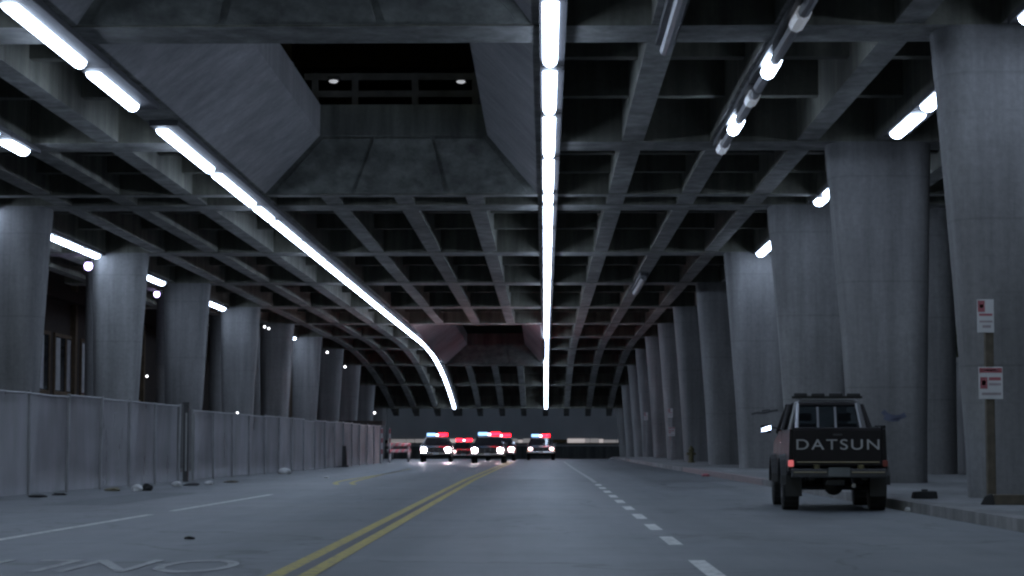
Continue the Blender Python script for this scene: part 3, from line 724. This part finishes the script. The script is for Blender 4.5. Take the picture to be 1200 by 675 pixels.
# ---------------------------------------------------------------- police cars
M['cruiser'] = plain('dark_car_paint', (.02, .021, .026), .25, 0, .1)
M['cruiser_white'] = plain('white_car_paint', (.5, .5, .5), .3, 0, .05)
M['chrome'] = plain('chrome', (.5, .5, .52), .2, 1.0, .1)
M['head'] = emit('headlamp', (1.0, .8, .88), 150.0)
M['head_hi'] = emit('bright_headlamp', (1.0, .8, .88), 400.0)
M['head_dim'] = emit('dim_headlamp', (1.0, .7, .72), 5.0)
M['blue'] = emit('blue_beacon', (.04, .08, .15), 20.0)
M['red'] = emit('red_beacon', (1.0, .004, .012), 20.0)
M['rotor'] = emit('white_rotor', (1.0, .75, .88), 9.0)
M['amber'] = emit('amber_marker', (1.0, .42, .1), 1.2)
M['wind'] = clear_glass('windscreen', .55)
def arch(cy, r, a0=0, a1=180, zc=.33, n=10): return [(cy + r * math.cos(R(a1 + (a0 - a1) * i / n)), zc + r * math.sin(R(a1 + (a0 - a1) * i / n))) for i in range(n + 1)]
def cruiser():
    """front at y=0 facing -y, length 5.2"""
    t = empty('police_car')
    side = [(0.05, .42), (.45, .30)] + [p for p in arch(.95, .37)] + [p for p in arch(3.95, .37)] + [(4.7, .32), (5.15, .45), (5.2, .88), (3.9, .98), (1.55, .98), (.12, .86)]
    for s in (-1, 1): MB().prism_yz(side, s * .93, s * .86, .06, .5).build('side_panel', 'cruiser', t)
    MB().hexa([(-.86, .1, .42), (.86, .1, .42), (.86, 1.5, .6), (-.86, 1.5, .6), (-.83, .08, .84), (.83, .08, .84), (.85, 1.55, .975), (-.85, 1.55, .975)]).build('hood', 'cruiser', t, bevel=.03)
    MB().hexa([(-.86, 1.5, .3), (.86, 1.5, .3), (.86, 5.1, .3), (-.86, 5.1, .3), (-.86, 1.56, .96), (.86, 1.56, .96), (.84, 5.12, .93), (-.84, 5.12, .93)]).build('floor_pan', 'black', t)
    # greenhouse
    B = [(-.8, 1.5, .97), (.8, 1.5, .97), (.8, 4.1, .97), (-.8, 4.1, .97)]; T = [(-.62, 2.15, 1.38), (.62, 2.15, 1.38), (.62, 3.55, 1.38), (-.62, 3.55, 1.38)]
    MB().loft([[(x, y, 1.37) for x, y, z in T], [(x, y, 1.41) for x, y, z in T], [(x * .9, 2.85 + (y - 2.85) * .9, 1.44) for x, y, z in T]]).build('roof', 'cruiser_white', t, bevel=.01)
    for k in range(4): MB().tube([B[k], T[k]], .04, 6).build('pillar', 'cruiser', t)
    V = [Vector(p) for p in B + T]
    for k, nm in ((0, 'windscreen'), (1, 'side_window'), (2, 'rear_window'), (3, 'side_window')):
        a, b, c, d = V[k], V[(k + 1) % 4], V[4 + (k + 1) % 4], V[4 + k]; n = (b - a).cross(d - a).normalized() * .012
        m = MB(); m.hexa([a, b, b + n, a + n, d, c, c + n, d + n]); m.build(nm, 'wind', t)
    MB().box(-.66, .66, .0, .1, .62, .8).build('grille', 'black', t)
    for i in range(7): MB().box(-.42 + i * .14 - .01, -.42 + i * .14 + .01, -.012, .0, .63, .79).build('grille_bar', 'chrome', t) if i % 2 == 0 else None
    MB().box(-.92, .92, -.13, .08, .42, .56).build('front_bumper', 'chrome', t, bevel=.03)
    MB().box(-.91, .91, 5.16, 5.32, .42, .58).build('rear_bumper', 'chrome', t, bevel=.03)
    MB().box(-.16, .16, -.15, -.131, .44, .54).build('number_plate', 'sign_white', t)
    for s in (-1, 1):
        h = MB().loft([[(s * .68 + .15 * q * math.cos(a), yy, .715 + .105 * q * math.sin(a)) for a in [i * math.pi / 8 for i in range(16)]] for yy, q in ((-.04, .6), (-.02, .95), (.08, 1))]).build('headlight', 'head', t)
        MB().box(s * .68 - .2, s * .68 + .2, .0, .09, .605, .625).build('bezel', 'chrome', h)
        MB().box(s * .8 - .08, s * .8 + .08, -.02, .08, .575, .603).build('marker_lamp', 'amber', t)
        MB().hexa([(s * .88, 1.95, .98), (s * 1.06, 1.95, .98), (s * 1.06, 2.05, .98), (s * .88, 2.05, .98), (s * .88, 1.96, 1.1), (s * 1.05, 1.96, 1.1), (s * 1.05, 2.05, 1.1), (s * .88, 2.05, 1.1)]).build('mirror', 'cruiser', t)
        MB().box(s * .66 - .16, s * .66 + .16, 5.15, 5.21, .66, .8).build('tail_light', 'sign_red', t)
        for y in (.95, 3.95):
            w = MB().wheel(s * .8, y, .33, .33, .21).build('wheel', 'rubber', t, smooth=True); MB().wheel(s * .87, y, .33, .19, .09, 14).build('rim', 'chrome', w)
    MB().tube([(.78, 1.62, 1.02), (.8, 1.5, 1.1)], [.05, .08], 8).build('spotlight', 'chrome', t)
    lb = MB().box(-.6, .6, 2.62, 2.84, 1.445, 1.49).build('light_bar', 'housing', t)
    for nm, x0, x1, mt in (('blue_beacon', -.6, -.1, 'blue'), ('red_beacon', .1, .6, 'red'), ('speaker', -.095, .095, 'chrome')):
        MB().loft([[(x, 2.6, 1.49), (x, 2.86, 1.49), (x, 2.84, 1.62), (x, 2.78, 1.66), (x, 2.68, 1.66), (x, 2.62, 1.62)] for x in (x0, x1)]).build(nm, mt, lb)
    MB().tube([(0, 2.58, 1.5), (0, 2.58, 1.6)], .07, 8).build('rotor_lamp', 'rotor', lb)
    for x in (-.45, .45): MB().box(x - .03, x + .03, 2.68, 2.78, 1.40, 1.446).build('mount', 'chrome', lb)
    return t
proto = cruiser()
for k, (x, y, rz, lab) in enumerate(((-3.05, 109, -.01, 'nearest police car, centre of the oncoming group, headlights and beacons on'),
                                     (-6.25, 117.5, .02, 'leftmost police car with bright headlights and flashing beacons'),
                                     (-2.75, 126, 0, 'police car half hidden behind the nearest one on its right side'),
                                     (-6.0, 151, .02, 'police car half hidden between the leftmost and the nearest ones'),
                                     (-.25, 132, .01, 'rightmost police car with blue and red beacons lit'))):
    c = proto if k == 0 else copy_tree(proto)
    if k in (2, 3):          # every pod of these two shows red
        for q in c.children_recursive:
            if q.name.startswith('blue_beacon'): q.data = q.data.copy(); q.data.materials[0] = M['red']; q.name = 'red_beacon'
    if k == 1:
        for q in c.children_recursive:
            if q.name.startswith('headlight'): q.data = q.data.copy(); q.data.materials[0] = M['head_hi']
    if k in (3, 4):
        for q in c.children_recursive:
            if q.name.startswith('headlight'): q.data = q.data.copy(); q.data.materials[0] = M['head_dim']
    c.location = (x, y, gz(y + 2.5) + .006); c.rotation_euler.z = rz; tag(c, lab, 'police car', 'oncoming police cars')

# ---------------------------------------------------------------- pickup truck
M['paint'] = plain('dark_brown_truck_paint', (.014, .012, .013), .48, 0, .15)
M['paint'].node_tree.nodes['Principled BSDF'].inputs['Specular IOR Level'].default_value = .2
M['silver'] = plain('roll_bar_silver', (.3, .3, .32), .4, .5, .1)
M['tail'] = emit('tail_lamp', (1.0, .2, .2), .45)
M['tail_off'] = plain('tail_lamp_off', (.16, .03, .025), .3)
M['letters'] = plain('white_lettering', (.38, .38, .38), .5, var=.1)
M['cabglass'] = clear_glass('cab_glass', .2)
M['mirrorface'] = plain('mirror_face', (.8, .82, .9), .08, 1.0, .02)
tk = tag(empty('pickup_truck', (4.55, 32.0, .005), R(-3.2)), 'dark lifted pickup truck parked at the right kerb, seen from behind', 'truck')
tk.scale.x = .965
def tb(name, mat, *a, bevel=.0, parent=None): return MB().box(*a).build(name, mat, parent or tk, bevel=bevel)
WR = .36
bed_side = [(0, .66), (.36, .66)] + arch(.95, .43, zc=WR) [0:] + [(2.08, .58), (2.08, 1.27), (0, 1.27)]
for s in (-1, 1):
    MB().prism_yz([(0, .62), (.5, .56)] + [p for p in arch(.95, .44, zc=WR + .04) if p[1] > .5] + [(1.45, .54), (2.08, .54), (2.08, 1.27), (.0, 1.27)], s * .79, s * .72, .05, .8).build('bed_side', 'paint', tk)
    MB().loft([[(s * .78, *p), (s * .885, *p), (s * .885, p[0] + (p[0] - .95) * .1, p[1] + (p[1] - .4) * .1), (s * .78, p[0] + (p[0] - .95) * .14, p[1] + (p[1] - .4) * .14)] for p in arch(.95, .43, zc=WR + .04)]).build('wheel_flare', 'black', tk)
    MB().loft([[(s * .78, *p), (s * .885, *p), (s * .885, p[0] + (p[0] - 3.62) * .1, p[1] + (p[1] - .4) * .1), (s * .78, p[0] + (p[0] - 3.62) * .14, p[1] + (p[1] - .4) * .14)] for p in arch(3.62, .43, zc=WR + .04)]).build('wheel_flare', 'black', tk)
    door = MB().prism_yz([(2.12, .52), (3.12, .52), (3.12, 1.25), (2.12, 1.27)], s * .79, s * .72, .05, .8).build('door', 'paint', tk)
    MB().box(s * .775 - .015, s * .775 + .015, 2.2, 2.36, 1.06, 1.1).build('handle', 'chrome', door)
    MB().prism_yz([(3.14, .52)] + [p for p in arch(3.62, .44, zc=WR + .04) if p[1] > .5] + [(4.1, .54), (4.38, .6), (4.38, 1.08), (3.2, 1.2), (3.14, 1.24)], s * .79, s * .7, .05, .8).build('fender', 'paint', tk)
    tb('tail_light', 'tail' if s < 0 else 'tail_off', s * .752 - .042, s * .752 + .042, -.025, .05, .69, .79, bevel=.01)
    m = MB().tube([(s * .74, 2.95, 1.3), (s * .95, 2.9, 1.33)], .015, 6).build('mirror_arm', 'black', tk)
    MB().hexa([(s * .9, 2.86, 1.23), (s * 1.09, 2.86, 1.23), (s * 1.09, 2.92, 1.23), (s * .9, 2.92, 1.23), (s * .9, 2.86, 1.36), (s * 1.09, 2.86, 1.36), (s * 1.09, 2.92, 1.36), (s * .9, 2.92, 1.36)]).build('mirror', 'black', tk, bevel=.01)
    MB().hexa([(s * .995 + e * .08, 2.835 - e * .009 + t * .012 + q, 1.295 + t * .032 + e * .022) for t in (-1, 1) for e, q in ((-1, 0), (1, 0), (1, .01), (-1, .01))]).build('mirror_glass', 'mirrorface', tk)
    tb('mud_flap', 'black', s * .68 - .13, s * .68 + .13, .42, .44, .22, .62)
    for y in (.95, 3.62):
        w = MB().wheel(s * .71, y, WR, WR, .27, 24).build('wheel', 'rubber', tk, smooth=True); MB().wheel(s * .80, y, WR, .2, .09, 14).build('rim', 'silver', w)
        for q in range(20): 
            a = q * math.pi / 10
            MB().hexa([(s * .71 - .13, y + (WR - .01) * math.cos(a + e), WR + (WR - .01) * math.sin(a + e)) for e in (0, .12)] [:1] + [(s * .71 + .13, y + (WR - .01) * math.cos(a), WR + (WR - .01) * math.sin(a)), (s * .71 + .13, y + (WR - .01) * math.cos(a + .14), WR + (WR - .01) * math.sin(a + .14)), (s * .71 - .13, y + (WR - .01) * math.cos(a + .14), WR + (WR - .01) * math.sin(a + .14))] + [(s * .71 - .12, y + (WR + .008) * math.cos(a + .02), WR + (WR + .008) * math.sin(a + .02)), (s * .71 + .12, y + (WR + .008) * math.cos(a + .02), WR + (WR + .008) * math.sin(a + .02)), (s * .71 + .12, y + (WR + .008) * math.cos(a + .12), WR + (WR + .008) * math.sin(a + .12)), (s * .71 - .12, y + (WR + .008) * math.cos(a + .12), WR + (WR + .008) * math.sin(a + .12))]).build('tread_block', 'rubber', w)
# tailgate with pressed panel and lettering
tg = MB().hexa([(-.71, -.02, .70), (.71, -.02, .70), (.71, .05, .70), (-.71, .05, .70), (-.70, -.02, 1.265), (.70, -.02, 1.265), (.70, .05, 1.265), (-.70, .05, 1.265)]).build('tailgate', 'paint', tk, bevel=.015)
MB().tube([(-.7, .015, 1.275), (.7, .015, 1.275)], .022, 8).build('top_lip', 'paint', tg)
MB().box(-.07, .07, -.04, -.021, 1.17, 1.2).build('latch', 'steel', tg)
MB().box(-.66, .66, -.03, -.021, .755, .768).build('trim_strip', 'chrome', tg)
mt = Matrix.Translation((0, -.026, .955)) @ Matrix.Rotation(R(90), 4, 'X') @ Matrix.Diagonal((.31, .23, 1, 1))
text_mesh('lettering', 'DATSUN', 'letters', tg, mt, 1.18)
MB().box(-.71, .71, .06, 2.06, .72, .76).build('bed_floor', 'black', tk)
MB().box(-.71, .71, 2.03, 2.07, .76, 1.26).build('bed_front', 'paint', tk)
# bumper, plate, chassis
bp = MB().box(-.76, .76, -.2, -.08, .52, .66).build('rear_bumper', 'steel', tk, bevel=.02)
for s in (-1, 1): MB().box(s * .35 - .04, s * .35 + .04, -.19, -.03, .655, .72).build('plate_lamp', 'hyd', bp)
MB().box(-.72, -.2, -.215, -.201, .60, .615).build('highlight_strip', 'chrome', bp); MB().box(.2, .72, -.215, -.201, .60, .615).build('highlight_strip', 'chrome', bp)
M['plate'] = plain('grimy_plate', (.13, .14, .14), .6)
tb('number_plate', 'plate', -.17, .17, -.225, -.203, .54, .68)
for s in (-1, 1): tb('chassis_rail', 'black', s * .42 - .05, s * .42 + .05, .0, 4.2, .48, .6)
MB().tube([(-.66, .95, WR), (-.12, .95, WR)], .05, 8).tube([(.12, .95, WR), (.66, .95, WR)], .05, 8).build('axle', 'black', tk)
MB().loft([[(.16 * math.cos(a) * s, .95 + q, WR + .14 * math.sin(a) * s) for a in [i * math.pi / 6 for i in range(12)]] for q, s in ((-.16, .4), (-.1, .95), (.1, .95), (.16, .4))]).build('differential', 'black', tk, smooth=True)
for s in (-1, 1): MB().tube([(s * .5, .3, .55), (s * .5, .95, .42), (s * .5, 1.6, .55)], .03, 6).build('leaf_spring', 'black', tk)
MB().tube([(.24, -.06, .4), (.24, .6, .42)], .035, 10).build('exhaust_pipe', 'chrome', tk)
tb('spare_tyre', 'rubber', -.34, .34, 1.35, 2.0, .33, .54, bevel=.06)
tb('fuel_tank', 'black', -.62, -.3, 1.5, 2.3, .34, .56, bevel=.04)
tb('tow_hitch', 'black', -.2, .1, -.12, .5, .4, .5, bevel=.02)
tb('floor_pan', 'black', -.7, .7, 2.1, 4.3, .5, .75)
# hood, front
MB().hexa([(-.74, 3.3, .7), (.74, 3.3, .7), (.74, 4.36, .6), (-.74, 4.36, .6), (-.7, 3.3, 1.22), (.7, 3.3, 1.22), (.72, 4.36, 1.06), (-.72, 4.36, 1.06)]).build('hood', 'paint', tk, bevel=.03)
tb('front_bumper', 'chrome', -.8, .8, 4.37, 4.5, .52, .68, bevel=.02)
# cab
CB = [(-.745, 2.13, 1.25), (.745, 2.13, 1.25), (.745, 3.42, 1.24), (-.745, 3.42, 1.24)]; CT = [(-.6, 2.3, 1.68), (.6, 2.3, 1.68), (.6, 3.0, 1.68), (-.6, 3.0, 1.68)]
MB().loft([[(x * 1.02, y, 1.665) for x, y, z in CT], [(x * 1.02, y, 1.7) for x, y, z in CT], [(x * .9, 2.65 + (y - 2.65) * .85, 1.745) for x, y, z in CT]]).build('roof', 'paint', tk, bevel=.015)
V = [Vector(p) for p in CB + CT]
for k in range(4): MB().tube([CB[k], CT[k]], .055, 8).build('pillar', 'paint', tk)
for k, nm in ((0, 'rear_window'), (1, 'side_window'), (2, 'windscreen'), (3, 'side_window')):
    a, b, c, d = V[k], V[(k + 1) % 4], V[4 + (k + 1) % 4], V[4 + k]; n = (b - a).cross(d - a).normalized() * .008
    m = MB(); m.hexa([a, b, b + n, a + n, d, c, c + n, d + n]); g = m.build(nm, 'cabglass', tk)
    if k == 0:
        for x in (-.14, .16): MB().hexa([(x - .018, 2.115, 1.26), (x + .018, 2.115, 1.26), (x + .018, 2.125, 1.26), (x - .018, 2.125, 1.26), (x - .018, 2.275, 1.66), (x + .018, 2.275, 1.66), (x + .018, 2.285, 1.66), (x - .018, 2.285, 1.66)]).build('sliding_frame', 'silver', g)
for s in (-1, 1): MB().box(s * .34 - .22, s * .34 + .22, 2.42, 2.55, .8, 1.38).build('seat_back', 'rubber', tk, bevel=.04)
for s in (-1, 1): MB().box(s * .34 - .12, s * .34 + .12, 2.46, 2.54, 1.42, 1.56).build('headrest', 'rubber', tk, bevel=.03)
MB().tube([(-.34 + .17 * math.cos(i * math.pi / 8), 3.0 + .06 * math.sin(i * math.pi / 8), 1.2 + .16 * math.sin(i * math.pi / 8)) for i in range(17)], .015, 6).build('steering_wheel', 'rubber', tk)
# roll bar with sloping stays and a light bar carrying covered lamps
rb = MB().tube([(-.66, 1.98, .76), (-.64, 1.98, 1.25), (-.52, 1.98, 1.72), (-.44, 1.98, 1.78), (.44, 1.98, 1.78), (.52, 1.98, 1.72), (.64, 1.98, 1.25), (.66, 1.98, .76)], .036, 10).build('roll_bar', 'silver', tk, smooth=True)
for s in (-1, 1): MB().tube([(s * .5, 1.96, 1.7), (s * .6, 1.2, .78)], .03, 8).build('stay', 'silver', rb)
lbq = MB().box(-.6, .6, 1.94, 2.02, 1.79, 1.83).build('light_bar', 'black', tk)
for x in (-.45, -.15, .15, .45):
    MB().box(x - .115, x + .115, 1.93, 2.04, 1.80, 1.882).build('lamp', 'black', lbq, bevel=.02)
